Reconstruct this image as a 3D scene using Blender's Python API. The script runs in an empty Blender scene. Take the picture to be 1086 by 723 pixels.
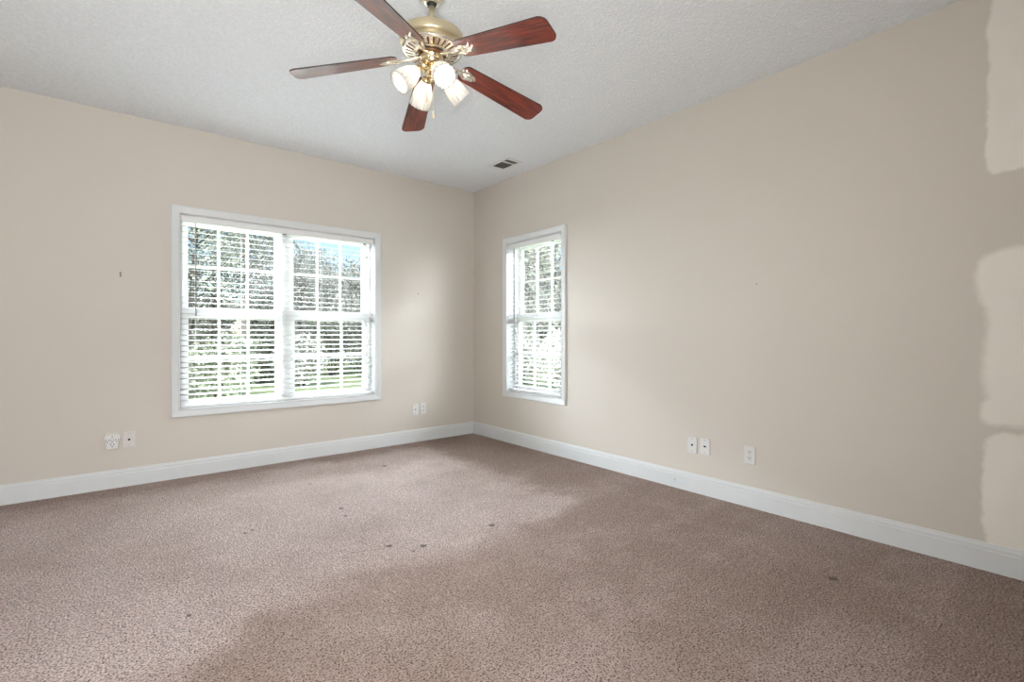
import bpy, bmesh, math, random
from mathutils import Vector, Matrix

random.seed(7)
PI = math.pi
C = bpy.context.scene.collection
scene = bpy.context.scene

# ------------------------------------------------------------------ camera, world, light
CAM = Vector((-3.207, -4.599, 1.109))
F_PX, CY = 520.0, 355.7
cam_d = bpy.data.cameras.new('camera')
cam = bpy.data.objects.new('camera', cam_d)
C.objects.link(cam)
cam.location = CAM
cam.rotation_euler = (PI / 2, 0, math.atan2(0.773, 0.634) - PI / 2)
cam_d.sensor_fit = 'HORIZONTAL'
cam_d.sensor_width = 36.0
cam_d.lens = 36.0 * F_PX / 1086.0
cam_d.shift_y = -(361.5 - CY) / 1086.0
cam_d.clip_start = 0.05
cam_d.clip_end = 400
scene.camera = cam

scene.view_settings.view_transform = 'Standard'
scene.view_settings.look = 'None'
scene.view_settings.gamma = 1.0
scene.view_settings.use_curve_mapping = False
scene.view_settings.exposure = 0.23

world = bpy.data.worlds.new('world')
scene.world = world
world.use_nodes = True
wn = world.node_tree
wn.nodes.clear()
sky = wn.nodes.new('ShaderNodeTexSky')
sky.sky_type = 'NISHITA'
sky.sun_disc = False
sky.sun_elevation = math.radians(48)
sky.sun_rotation = math.radians(215)
sky.air_density = 1.0
sky.dust_density = 0.4
sky.ozone_density = 2.0
bg = wn.nodes.new('ShaderNodeBackground')
bg.inputs['Strength'].default_value = 0.185
wo = wn.nodes.new('ShaderNodeOutputWorld')
wn.links.new(sky.outputs[0], bg.inputs[0])
wn.links.new(bg.outputs[0], wo.inputs[0])


def add_light(name, kind, loc, energy, color=(1, 1, 1), target=None, size=None, size_y=None, spread=None):
    d = bpy.data.lights.new(name, kind)
    d.energy = energy
    d.color = color
    o = bpy.data.objects.new(name, d)
    C.objects.link(o)
    o.location = loc
    if target is not None:
        o.rotation_euler = (Vector(target) - Vector(loc)).to_track_quat('-Z', 'Y').to_euler()
    if kind == 'AREA':
        d.shape = 'RECTANGLE'
        d.size = size
        d.size_y = size_y or size
        if spread:
            d.spread = spread
    return o


sun = add_light('sun', 'SUN', (-10, -14, 18), 4.2, (1.0, 0.95, 0.86), target=(0, 0, 0))
sun.data.angle = math.radians(1.0)
# daylight coming down through the two windows, and an added fill lamp behind the camera
add_light('daylight_left_window', 'AREA', (-3.0, 4.6, 4.9), 7600, (0.84, 0.92, 1.0), target=(-2.0, 0, 1.3), size=6.0, size_y=1.8)
add_light('daylight_right_window', 'AREA', (5.4, -3.4, 4.9), 5000, (0.84, 0.92, 1.0), target=(0, -1.02, 1.3), size=7.5, size_y=2.2)
add_light('open_sky_left_window', 'AREA', (-6.6, 4.4, 2.7), 1350, (0.82, 0.91, 1.0), target=(-2.0, 0, 1.3), size=3.0, size_y=2.4)
add_light('open_sky_right_window', 'AREA', (4.2, -6.6, 2.6), 700, (0.82, 0.91, 1.0), target=(0, -1.0, 1.3), size=3.0, size_y=2.4)
add_light('fill_behind_camera', 'AREA', (-3.6, -5.30, 1.2), 108, (0.94, 0.97, 1.0), target=(-1.9, 0, 2.9), size=0.8, size_y=2.0, spread=math.radians(168))
BULB_STRENGTH = 15.0


# ------------------------------------------------------------------ materials
def new_mat(name):
    m = bpy.data.materials.new(name)
    m.use_nodes = True
    nt = m.node_tree
    b = nt.nodes['Principled BSDF']
    return m, nt, b


def lin(r, g, b):
    def f(c):
        c /= 255.0
        return c / 12.92 if c <= 0.04045 else ((c + 0.055) / 1.055) ** 2.4
    return (f(r), f(g), f(b), 1.0)


def node(nt, kind, **kw):
    n = nt.nodes.new(kind)
    for k, v in kw.items():
        if k.startswith('i_'):
            n.inputs[k[2:].replace('_', ' ')].default_value = v
        else:
            setattr(n, k, v)
    return n


def math_node(nt, op, a, b=None, c=None):
    n = nt.nodes.new('ShaderNodeMath')
    n.operation = op
    for i, v in enumerate((a, b, c)):
        if v is None:
            continue
        if isinstance(v, (int, float)):
            n.inputs[i].default_value = v
        else:
            nt.links.new(v, n.inputs[i])
    return n.outputs[0]


def smooth(nt, v, a, b, lo=0.0, hi=1.0):
    n = nt.nodes.new('ShaderNodeMapRange')
    n.interpolation_type = 'SMOOTHSTEP'
    nt.links.new(v, n.inputs[0])
    n.inputs[1].default_value = a
    n.inputs[2].default_value = b
    n.inputs[3].default_value = lo
    n.inputs[4].default_value = hi
    return n.outputs[0]


def mix_col(nt, fac, a, b, blend='MIX'):
    n = nt.nodes.new('ShaderNodeMix')
    n.data_type = 'RGBA'
    n.blend_type = blend
    for sock, v in ((n.inputs[0], fac), (n.inputs[6], a), (n.inputs[7], b)):
        if isinstance(v, (int, float)):
            sock.default_value = v
        elif isinstance(v, tuple):
            sock.default_value = v
        else:
            nt.links.new(v, sock)
    return n.outputs[2]


def obj_coord(nt, scale=None, rot=None):
    tc = nt.nodes.new('ShaderNodeTexCoord')
    if scale is None and rot is None:
        return tc.outputs['Object']
    mp = nt.nodes.new('ShaderNodeMapping')
    nt.links.new(tc.outputs['Object'], mp.inputs[0])
    if scale:
        mp.inputs['Scale'].default_value = scale
    if rot:
        mp.inputs['Rotation'].default_value = rot
    return mp.outputs[0]


def noise(nt, coord, scale, detail=2.0, rough=0.5):
    n = nt.nodes.new('ShaderNodeTexNoise')
    nt.links.new(coord, n.inputs['Vector'])
    n.inputs['Scale'].default_value = scale
    n.inputs['Detail'].default_value = detail
    n.inputs['Roughness'].default_value = rough
    return n


def bump(nt, b, height, strength, dist):
    n = nt.nodes.new('ShaderNodeBump')
    n.inputs['Strength'].default_value = strength
    n.inputs['Distance'].default_value = dist
    nt.links.new(height, n.inputs['Height'])
    nt.links.new(n.outputs[0], b.inputs['Normal'])
    return n


def plain(name, rgb, rough=0.5, metal=0.0, coat=0.0, bump_scale=None, bump_str=0.1, vary=0.03):
    m, nt, b = new_mat(name)
    co = obj_coord(nt)
    n = noise(nt, co, 9.0, 3.0)
    dark = tuple(c * (1 - vary) for c in rgb[:3]) + (1,)
    light = tuple(min(1, c * (1 + vary)) for c in rgb[:3]) + (1,)
    nt.links.new(mix_col(nt, n.outputs[0], dark, light), b.inputs['Base Color'])
    b.inputs['Roughness'].default_value = rough
    b.inputs['Metallic'].default_value = metal
    b.inputs['Coat Weight'].default_value = coat
    b.inputs['Coat Roughness'].default_value = 0.08
    if bump_scale:
        n2 = noise(nt, co, bump_scale, 2.0)
        bump(nt, b, n2.outputs[0], bump_str, 0.002)
    return m


WALL = (0.570, 0.519, 0.456)


def warp(nt, co, scale, amount, detail=5.0):
    n = noise(nt, co, scale, detail, 0.6)
    sub = node(nt, 'ShaderNodeVectorMath', operation='SUBTRACT')
    nt.links.new(n.outputs['Color'], sub.inputs[0])
    sub.inputs[1].default_value = (0.5, 0.5, 0.5)
    scl = node(nt, 'ShaderNodeVectorMath', operation='SCALE')
    nt.links.new(sub.outputs[0], scl.inputs[0])
    scl.inputs['Scale'].default_value = amount
    add = node(nt, 'ShaderNodeVectorMath', operation='ADD')
    nt.links.new(co, add.inputs[0])
    nt.links.new(scl.outputs[0], add.inputs[1])
    return add.outputs[0]


def soft_box(nt, co, center, half, r, soft):
    """1 inside a rounded box, 0 outside"""
    s = node(nt, 'ShaderNodeVectorMath', operation='SUBTRACT')
    nt.links.new(co, s.inputs[0])
    s.inputs[1].default_value = center
    a = node(nt, 'ShaderNodeVectorMath', operation='ABSOLUTE')
    nt.links.new(s.outputs[0], a.inputs[0])
    q = node(nt, 'ShaderNodeVectorMath', operation='SUBTRACT')
    nt.links.new(a.outputs[0], q.inputs[0])
    q.inputs[1].default_value = tuple(h - r for h in half)
    mx = node(nt, 'ShaderNodeVectorMath', operation='MAXIMUM')
    nt.links.new(q.outputs[0], mx.inputs[0])
    mx.inputs[1].default_value = (0, 0, 0)
    ln = node(nt, 'ShaderNodeVectorMath', operation='LENGTH')
    nt.links.new(mx.outputs[0], ln.inputs[0])
    return smooth(nt, ln.outputs['Value'], r + soft, r - soft)


def wall_material(name, patches=None):
    m, nt, b = new_mat(name)
    co = obj_coord(nt)
    n = noise(nt, co, 1.3, 3.0)
    col = mix_col(nt, n.outputs[0], tuple(c * 0.975 for c in WALL) + (1,), tuple(c * 1.025 for c in WALL) + (1,))
    if patches:
        wco = warp(nt, co, 4.5, 0.10)
        total = None
        for (y0, y1, z0, z1, r, soft) in patches:
            f = soft_box(nt, wco, (0, (y0 + y1) / 2, (z0 + z1) / 2), (9, (y1 - y0) / 2, (z1 - z0) / 2), r, soft)
            total = f if total is None else math_node(nt, 'MAXIMUM', total, f)
        n3 = noise(nt, co, 7.0, 4.0)
        pc = mix_col(nt, n3.outputs[0], (0.73, 0.68, 0.61, 1), (0.77, 0.72, 0.65, 1))
        col = mix_col(nt, total, col, pc)
    nt.links.new(col, b.inputs['Base Color'])
    b.inputs['Roughness'].default_value = 0.62
    b.inputs['Specular IOR Level'].default_value = 0.3
    n2 = noise(nt, co, 90.0, 3.0)
    bump(nt, b, n2.outputs[0], 0.12, 0.002)
    return m


def ceiling_material():
    m, nt, b = new_mat('ceiling_paint')
    co = obj_coord(nt)
    n1 = noise(nt, co, 55.0, 4.0, 0.65)
    v = nt.nodes.new('ShaderNodeTexVoronoi')
    nt.links.new(co, v.inputs['Vector'])
    v.inputs['Scale'].default_value = 75.0
    h = math_node(nt, 'ADD', smooth(nt, n1.outputs[0], 0.42, 0.66), math_node(nt, 'MULTIPLY', v.outputs['Distance'], -0.5))
    col = mix_col(nt, smooth(nt, n1.outputs[0], 0.3, 0.7), (0.77, 0.785, 0.80, 1), (0.85, 0.86, 0.87, 1))
    nt.links.new(col, b.inputs['Base Color'])
    b.inputs['Roughness'].default_value = 0.9
    b.inputs['Specular IOR Level'].default_value = 0.1
    bump(nt, b, h, 0.55, 0.006)
    return m


DENTS = [(-2.069, -2.191, .028), (-1.93, -2.305, .030), (-1.48, -2.309, .030), (-2.059, -1.471, .026), (-2.085, -1.62, .018),
         (-1.40, -0.687, .035), (-2.049, -0.806, .02), (-2.967, -2.287, .016), (-2.00, -2.33, .014), (-0.66, -3.80, .030),
         (-2.62, -1.52, .020), (-2.58, -1.50, .018)]


def carpet_material():
    m, nt, b = new_mat('carpet_pile')
    co = obj_coord(nt)
    # tufts
    t1 = noise(nt, co, 145.0, 2.0, 0.6)
    v = nt.nodes.new('ShaderNodeTexVoronoi')
    nt.links.new(co, v.inputs['Vector'])
    v.inputs['Scale'].default_value = 190.0
    v.inputs['Randomness'].default_value = 1.0
    t2 = noise(nt, co, 42.0, 3.0, 0.6)
    tuft = smooth(nt, t1.outputs[0], 0.38, 0.58)
    col = mix_col(nt, tuft, (0.030, 0.019, 0.014, 1), (0.455, 0.356, 0.316, 1))
    # colour flecks of single yarns
    wv = nt.nodes.new('ShaderNodeTexWhiteNoise')
    nt.links.new(v.outputs['Position'], wv.inputs['Vector'])
    col = mix_col(nt, math_node(nt, 'MULTIPLY', smooth(nt, wv.outputs['Value'], 0.3, 1.0), 0.55), col, (0.60, 0.49, 0.44, 1))
    col = mix_col(nt, smooth(nt, t2.outputs[0], 0.35, 0.65, 0.0, 0.25), col, (0.19, 0.14, 0.12, 1))
    # brushed pile patches and vacuum strokes, with the window light pool painted in
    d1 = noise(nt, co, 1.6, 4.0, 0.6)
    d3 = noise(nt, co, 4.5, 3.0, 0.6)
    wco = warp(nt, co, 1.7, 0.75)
    light = soft_box(nt, wco, (-2.6, -1.33, 0), (1.80, 1.10, 9), 0.25, 0.17)  # lighter colour where light from the double window pools
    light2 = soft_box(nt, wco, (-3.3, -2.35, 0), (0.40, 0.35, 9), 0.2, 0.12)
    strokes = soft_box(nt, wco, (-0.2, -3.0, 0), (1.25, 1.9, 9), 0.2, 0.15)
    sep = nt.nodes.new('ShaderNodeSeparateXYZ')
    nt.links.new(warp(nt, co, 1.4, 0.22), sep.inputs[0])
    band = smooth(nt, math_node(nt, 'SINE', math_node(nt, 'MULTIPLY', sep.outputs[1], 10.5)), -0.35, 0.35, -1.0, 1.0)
    nap_and_pool = math_node(nt, 'MULTIPLY', smooth(nt, d1.outputs[0], 0.38, 0.62, -1.0, 1.0), 0.13)
    nap_and_pool = math_node(nt, 'ADD', nap_and_pool, smooth(nt, d3.outputs[0], 0.38, 0.62, -0.07, 0.07))
    nap_and_pool = math_node(nt, 'MULTIPLY_ADD', math_node(nt, 'MAXIMUM', light, light2), 0.62, nap_and_pool)
    nap_and_pool = math_node(nt, 'MULTIPLY_ADD', math_node(nt, 'MULTIPLY', strokes, band), 0.07, nap_and_pool)
    nap_and_pool = math_node(nt, 'ADD', nap_and_pool, 0.92)
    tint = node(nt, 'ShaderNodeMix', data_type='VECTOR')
    nt.links.new(smooth(nt, nap_and_pool, 0.75, 1.75), tint.inputs[0])
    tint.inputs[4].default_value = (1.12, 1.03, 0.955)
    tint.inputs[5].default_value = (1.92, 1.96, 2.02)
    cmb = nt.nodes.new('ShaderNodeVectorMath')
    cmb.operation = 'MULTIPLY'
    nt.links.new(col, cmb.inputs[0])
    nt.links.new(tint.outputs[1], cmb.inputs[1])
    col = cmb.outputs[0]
    # furniture dents, their shade painted into the colour
    dent = None
    wob = noise(nt, co, 60.0, 2.0)
    for (x, y, r) in DENTS:
        dn = node(nt, 'ShaderNodeVectorMath', operation='DISTANCE')
        nt.links.new(co, dn.inputs[0])
        dn.inputs[1].default_value = (x, y, 0)
        dd = math_node(nt, 'ADD', dn.outputs['Value'], math_node(nt, 'MULTIPLY_ADD', wob.outputs[0], 0.02, -0.01))
        f = smooth(nt, dd, r * 0.85, r * 0.30)
        dent = f if dent is None else math_node(nt, 'MAXIMUM', dent, f)
    col = mix_col(nt, math_node(nt, 'MULTIPLY', dent, 0.86), col, (0.075, 0.05, 0.04, 1))
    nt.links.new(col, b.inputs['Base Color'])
    b.inputs['Roughness'].default_value = 0.95
    b.inputs['Specular IOR Level'].default_value = 0.05
    b.inputs['Sheen Weight'].default_value = 0.3
    b.inputs['Sheen Roughness'].default_value = 0.5
    b.inputs['Sheen Tint'].default_value = (0.9, 0.78, 0.74, 1)
    h = math_node(nt, 'SUBTRACT', math_node(nt, 'ADD', tuft, math_node(nt, 'MULTIPLY', v.outputs['Distance'], -0.8)),
                  math_node(nt, 'MULTIPLY', dent, 1.5))
    bump(nt, b, h, 0.9, 0.008)
    return m


def glass_material():
    m = bpy.data.materials.new('window_glass')
    m.use_nodes = True
    nt = m.node_tree
    nt.nodes.clear()
    tr = nt.nodes.new('ShaderNodeBsdfTransparent')
    tr.inputs[0].default_value = (0.975, 0.985, 0.98, 1)
    gl = nt.nodes.new('ShaderNodeBsdfGlossy')
    gl.inputs['Roughness'].default_value = 0.01
    fr = nt.nodes.new('ShaderNodeFresnel')
    ge = nt.nodes.new('ShaderNodeNewGeometry')
    ior = math_node(nt, 'MULTIPLY_ADD', ge.outputs['Backfacing'], 1 / 1.45 - 1.45, 1.45)
    nt.links.new(ior, fr.inputs[0])
    mx = nt.nodes.new('ShaderNodeMixShader')
    o = nt.nodes.new('ShaderNodeOutputMaterial')
    nt.links.new(fr.outputs[0], mx.inputs[0])
    nt.links.new(tr.outputs[0], mx.inputs[1])
    nt.links.new(gl.outputs[0], mx.inputs[2])
    nt.links.new(mx.outputs[0], o.inputs[0])
    return m


def translucent_material(name, rgb, trans, clear=0.0, rough=0.4, ribs=False):
    m = bpy.data.materials.new(name)
    m.use_nodes = True
    nt = m.node_tree
    b = nt.nodes['Principled BSDF']
    b.inputs['Base Color'].default_value = rgb
    b.inputs['Roughness'].default_value = rough
    co = obj_coord(nt)
    n = noise(nt, co, 40.0, 2.0)
    bump(nt, b, n.outputs[0], 0.05, 0.001)
    t = nt.nodes.new('ShaderNodeBsdfTranslucent')
    t.inputs[0].default_value = rgb
    mx = nt.nodes.new('ShaderNodeMixShader')
    mx.inputs[0].default_value = trans
    nt.links.new(b.outputs[0], mx.inputs[1])
    nt.links.new(t.outputs[0], mx.inputs[2])
    out = nt.nodes['Material Output']
    last = mx.outputs[0]
    if clear:
        tr = nt.nodes.new('ShaderNodeBsdfTransparent')
        m2 = nt.nodes.new('ShaderNodeMixShader')
        m2.inputs[0].default_value = clear
        nt.links.new(last, m2.inputs[1])
        nt.links.new(tr.outputs[0], m2.inputs[2])
        last = m2.outputs[0]
    nt.links.new(last, out.inputs[0])
    return m


def wood_material():
    m, nt, b = new_mat('cherry_blade_wood')
    co = obj_coord(nt, scale=(2.2, 26.0, 8.0))
    n = noise(nt, co, 2.4, 5.0, 0.6)
    n2 = noise(nt, obj_coord(nt, scale=(6, 120, 10)), 2.0, 3.0)
    f = math_node(nt, 'ADD', math_node(nt, 'MULTIPLY', n.outputs[0], 0.7), math_node(nt, 'MULTIPLY', n2.outputs[0], 0.3))
    col = mix_col(nt, smooth(nt, f, 0.36, 0.64), (0.055, 0.007, 0.004, 1), (0.26, 0.035, 0.014, 1))
    nt.links.new(col, b.inputs['Base Color'])
    b.inputs['Roughness'].default_value = 0.32
    b.inputs['Coat Weight'].default_value = 1.0
    b.inputs['Coat Roughness'].default_value = 0.1
    b.inputs['Coat IOR'].default_value = 1.6
    return m


def leaf_material(name, dark, light):
    m = bpy.data.materials.new(name)
    m.use_nodes = True
    nt = m.node_tree
    b = nt.nodes['Principled BSDF']
    g = nt.nodes.new('ShaderNodeNewGeometry')
    col = mix_col(nt, g.outputs['Random Per Island'], dark, light)
    nt.links.new(col, b.inputs['Base Color'])
    b.inputs['Roughness'].default_value = 0.45
    t = nt.nodes.new('ShaderNodeBsdfTranslucent')
    nt.links.new(col, t.inputs[0])
    mx = nt.nodes.new('ShaderNodeMixShader')
    mx.inputs[0].default_value = 0.3
    nt.links.new(b.outputs[0], mx.inputs[1])
    nt.links.new(t.outputs[0], mx.inputs[2])
    nt.links.new(mx.outputs[0], nt.nodes['Material Output'].inputs[0])
    return m


def emit_material(name, rgb, strength):
    m, nt, b = new_mat(name)
    b.inputs['Base Color'].default_value = rgb
    b.inputs['Emission Color'].default_value = rgb
    b.inputs['Emission Strength'].default_value = strength
    return m


M = {
    'wall': wall_material('beige_wall_paint'),
    'wall_patched': wall_material('beige_wall_paint_patched', [
        (-5.4, -4.235, 1.87, 3.2, 0.05, 0.010),
        (-5.4, -4.185, 1.20, 1.51, 0.14, 0.022),
        (-5.4, -4.224, 0.78, 1.40, 0.03, 0.026),
        (-5.4, -4.205, 0.69, 0.83, 0.05, 0.018),
        (-5.4, -4.222, -0.6, 0.655, 0.06, 0.012)]),
    'ceiling': ceiling_material(),
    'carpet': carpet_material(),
    'trim': plain('white_trim_paint', (0.62, 0.625, 0.62), 0.35, bump_scale=30, bump_str=0.03),
    'vinyl': plain('white_vinyl', (0.72, 0.72, 0.715), 0.35),
    'slat': translucent_material('white_blind_slat', (0.80, 0.80, 0.79, 1), 0.22, rough=0.35),
    'valance': plain('white_valance', (0.72, 0.715, 0.70), 0.4),
    'cord': plain('white_cord', (0.75, 0.74, 0.72), 0.7),
    'wand': plain('grey_clear_wand', (0.23, 0.24, 0.24), 0.15),
    'glass': glass_material(),
    'plate': plain('white_plate_plastic', (0.64, 0.625, 0.60), 0.35),
    'plate_ivory': plain('ivory_plate_plastic', (0.60, 0.555, 0.52), 0.35),
    'black': plain('black_plastic', (0.012, 0.012, 0.012), 0.5),
    'grey_metal': plain('grey_metal', (0.35, 0.34, 0.32), 0.35, 0.9),
    'nail': plain('nail_steel', (0.16, 0.14, 0.12), 0.4, 0.7),
    'brass': plain('polished_brass', (0.76, 0.62, 0.39), 0.16, 1.0),
    'brass_satin': plain('satin_antique_brass', (0.57, 0.485, 0.315), 0.36, 0.75),
    'brass_pale': plain('pale_cast_brass', (0.84, 0.79, 0.69), 0.22, 0.85, bump_scale=60, bump_str=0.3),
    'brown': plain('brown_recess', (0.16, 0.07, 0.03), 0.35, 0.4),
    'wood': wood_material(),
    'blade_edge': plain('dark_blade_edge', (0.02, 0.008, 0.006), 0.4),
    'shade': translucent_material('frosted_ribbed_glass', (0.70, 0.68, 0.64, 1), 0.45, clear=0.05, rough=0.25),
    'bulb': emit_material('lit_bulb', (1.0, 0.94, 0.85, 1), BULB_STRENGTH),
    'fob': plain('pale_wood_fob', (0.62, 0.50, 0.36), 0.4),
    'vent_white': plain('white_vent_metal', (0.72, 0.72, 0.71), 0.4),
    'vent_dark': plain('dark_vent_inside', (0.035, 0.035, 0.032), 0.7),
    'lawn': plain('lawn_grass', (0.30, 0.36, 0.18), 0.9, bump_scale=40, bump_str=0.6, vary=0.35),
    'bark': plain('grey_bark', (0.30, 0.26, 0.23), 0.9, bump_scale=25, bump_str=0.6, vary=0.3),
    'bark_dark': plain('dark_bark', (0.10, 0.085, 0.075), 0.9, bump_scale=25, bump_str=0.6, vary=0.3),
    'leaf_green': leaf_material('mid_green_leaves', (0.09, 0.105, 0.07, 1), (0.56, 0.57, 0.46, 1)),
    'leaf_grey': leaf_material('grey_green_leaves', (0.17, 0.17, 0.145, 1), (0.78, 0.76, 0.70, 1)),
    'leaf_pale': leaf_material('pale_twiggy_leaves', (0.24, 0.23, 0.20, 1), (0.86, 0.84, 0.79, 1)),
    'leaf_dark': leaf_material('dark_evergreen_leaves', (0.05, 0.058, 0.04, 1), (0.30, 0.31, 0.24, 1)),
    'siding': plain('pale_siding', (0.62, 0.66, 0.74), 0.6),
    'shingle': plain('grey_shingle', (0.16, 0.16, 0.17), 0.8, bump_scale=20, bump_str=0.4),
}


# ------------------------------------------------------------------ mesh helpers
class MB:
    def __init__(self):
        self.v, self.f, self.s, self.mi = [], [], [], []
        self.xf = Matrix.Identity(4)
        self.mat_index = 0

    def vert(self, p):
        self.v.append(tuple(self.xf @ Vector(p)))
        return len(self.v) - 1

    def face(self, idx, smooth_=False):
        self.f.append(tuple(idx))
        self.s.append(smooth_)
        self.mi.append(self.mat_index)

    def box(self, x0, x1, y0, y1, z0, z1):
        i = [self.vert(p) for p in ((x0, y0, z0), (x1, y0, z0), (x1, y1, z0), (x0, y1, z0),
                                    (x0, y0, z1), (x1, y0, z1), (x1, y1, z1), (x0, y1, z1))]
        for q in ((3, 2, 1, 0), (4, 5, 6, 7), (0, 1, 5, 4), (1, 2, 6, 5), (2, 3, 7, 6), (3, 0, 4, 7)):
            self.face([i[k] for k in q])

    def lathe(self, prof, n=32, smooth_=True, wob=None):
        rings = []
        for (r, z) in prof:
            if r < 1e-6:
                rings.append([self.vert((0, 0, z))])
            else:
                ring = []
                for k in range(n):
                    a = 2 * PI * k / n
                    rr = r if wob is None else wob(r, a, z)
                    ring.append(self.vert((rr * math.cos(a), rr * math.sin(a), z)))
                rings.append(ring)
        for a, b in zip(rings, rings[1:]):
            for k in range(n):
                k2 = (k + 1) % n
                if len(a) == 1 and len(b) == 1:
                    continue
                if len(a) == 1:
                    self.face((a[0], b[k2], b[k]), smooth_)
                elif len(b) == 1:
                    self.face((a[k], a[k2], b[0]), smooth_)
                else:
                    self.face((a[k], a[k2], b[k2], b[k]), smooth_)

    def tube(self, pts, r, n=8, caps=True):
        pts = [Vector(p) for p in pts]
        rs = r if isinstance(r, (list, tuple)) else [r] * len(pts)
        rings = []
        up = Vector((0, 0, 1))
        for i, p in enumerate(pts):
            d = (pts[min(i + 1, len(pts) - 1)] - pts[max(i - 1, 0)]).normalized()
            s = d.cross(up)
            if s.length < 1e-3:
                s = d.cross(Vector((1, 0, 0)))
            s.normalize()
            t = s.cross(d)
            rings.append([self.vert(p + rs[i] * (s * math.cos(2 * PI * k / n) + t * math.sin(2 * PI * k / n))) for k in range(n)])
        for a, b in zip(rings, rings[1:]):
            for k in range(n):
                self.face((a[k], a[(k + 1) % n], b[(k + 1) % n], b[k]), True)
        if caps:
            self.face(rings[0][::-1])
            self.face(rings[-1])

    def prism(self, outline, z0, z1, side_mat=None):
        """outline in x,y extruded in z"""
        n = len(outline)
        a = [self.vert((x, y, z0)) for x, y in outline]
        b = [self.vert((x, y, z1)) for x, y in outline]
        self.face(a[::-1])
        self.face(b)
        old = self.mat_index
        if side_mat is not None:
            self.mat_index = side_mat
        for k in range(n):
            self.face((a[k], a[(k + 1) % n], b[(k + 1) % n], b[k]))
        self.mat_index = old

    def prism_y(self, outline, y0, y1):
        """outline in x,z extruded along y (y0 is the side towards the room)"""
        n = len(outline)
        a = [self.vert((x, y0, z)) for x, z in outline]
        b = [self.vert((x, y1, z)) for x, z in outline]
        self.face(a)
        self.face(b[::-1])
        for k in range(n):
            self.face((a[(k + 1) % n], a[k], b[k], b[(k + 1) % n]))

    def rect_profile(self, x0, x1, z0, z1, prof):
        """mitred picture-frame moulding; prof = (outward offset, y)"""
        loops = []
        for (d, y) in prof:
            loops.append([self.vert(p) for p in ((x0 - d, y, z0 - d), (x1 + d, y, z0 - d), (x1 + d, y, z1 + d), (x0 - d, y, z1 + d))])
        for a, b in zip(loops, loops[1:] + loops[:1]):
            for k in range(4):
                self.face((a[k], a[(k + 1) % 4], b[(k + 1) % 4], b[k]))

    def ring(self, x0, x1, z0, z1, l, r, b, t, y0, y1):
        """rectangular frame with member widths left, right, bottom, top"""
        self.box(x0, x0 + l, y0, y1, z0, z1)
        self.box(x1 - r, x1, y0, y1, z0, z1)
        self.box(x0 + l, x1 - r, y0, y1, z0, z0 + b)
        self.box(x0 + l, x1 - r, y0, y1, z1 - t, z1)

    def build(self, name, mats, parent=None, bevel=None, fix=True):
        me = bpy.data.meshes.new(name)
        me.from_pydata(self.v, [], self.f)
        me.polygons.foreach_set('use_smooth', self.s)
        if not isinstance(mats, (list, tuple)):
            mats = [mats]
        for m in mats:
            me.materials.append(m)
        if len(mats) > 1:
            me.polygons.foreach_set('material_index', self.mi)
        if fix:
            bm = bmesh.new()
            bm.from_mesh(me)
            bmesh.ops.recalc_face_normals(bm, faces=bm.faces)
            bm.to_mesh(me)
            bm.free()
        me.update()
        o = bpy.data.objects.new(name, me)
        C.objects.link(o)
        if parent:
            o.parent = parent
        if bevel:
            md = o.modifiers.new('bevel', 'BEVEL')
            md.width = bevel
            md.segments = 2
            md.limit_method = 'ANGLE'
            md.angle_limit = math.radians(40)
        return o


def tag(o, label=None, cat=None, group=None, kind=None):
    if label:
        o['label'] = label
    if cat:
        o['category'] = cat
    if group:
        o['group'] = group
    if kind:
        o['kind'] = kind
    return o


def empty(name, loc=(0, 0, 0), rotz=0.0):
    o = bpy.data.objects.new(name, None)
    o.empty_display_size = 0.1
    C.objects.link(o)
    o.location = loc
    o.rotation_euler = (0, 0, rotz)
    return o


def children_of(o):
    return [c for c in bpy.data.objects if c.parent == o]


def copy_tree(o, parent=None):
    c = o.copy()
    C.objects.link(c)
    if parent:
        c.parent = parent
    for ch in children_of(o):
        copy_tree(ch, c)
    return c


# ------------------------------------------------------------------ room shell
XW, YB, H, WT = -4.10, -5.15, 2.74, 0.20      # side wall, back wall, ceiling height, wall thickness
# openings
LW = dict(x0=-2.785, x1=-1.187, z0=0.532, z1=2.062)          # in wall_left (plane y = 0), along x
RW = dict(y0=-1.412, y1=-0.612, z0=0.532, z1=2.062)          # in wall_right (plane x = 0), along y


def wall_with_hole(name, axis, a0, a1, h0, h1, z0, z1, p0, p1, m):
    """wall along x (axis 'x') or y; hole h0..h1 x z0..z1; thickness p0..p1"""
    mb = MB()
    parts = [(a0, h0, 0, H), (h1, a1, 0, H), (h0, h1, 0, z0), (h0, h1, z1, H)]
    for (s, e, b, t) in parts:
        if t - b < 1e-4:
            continue
        if axis == 'x':
            mb.box(s, e, p0, p1, b, t)
        else:
            mb.box(p0, p1, s, e, b, t)
    o = mb.build(name, m, fix=False)
    return tag(o, kind='structure')


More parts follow.
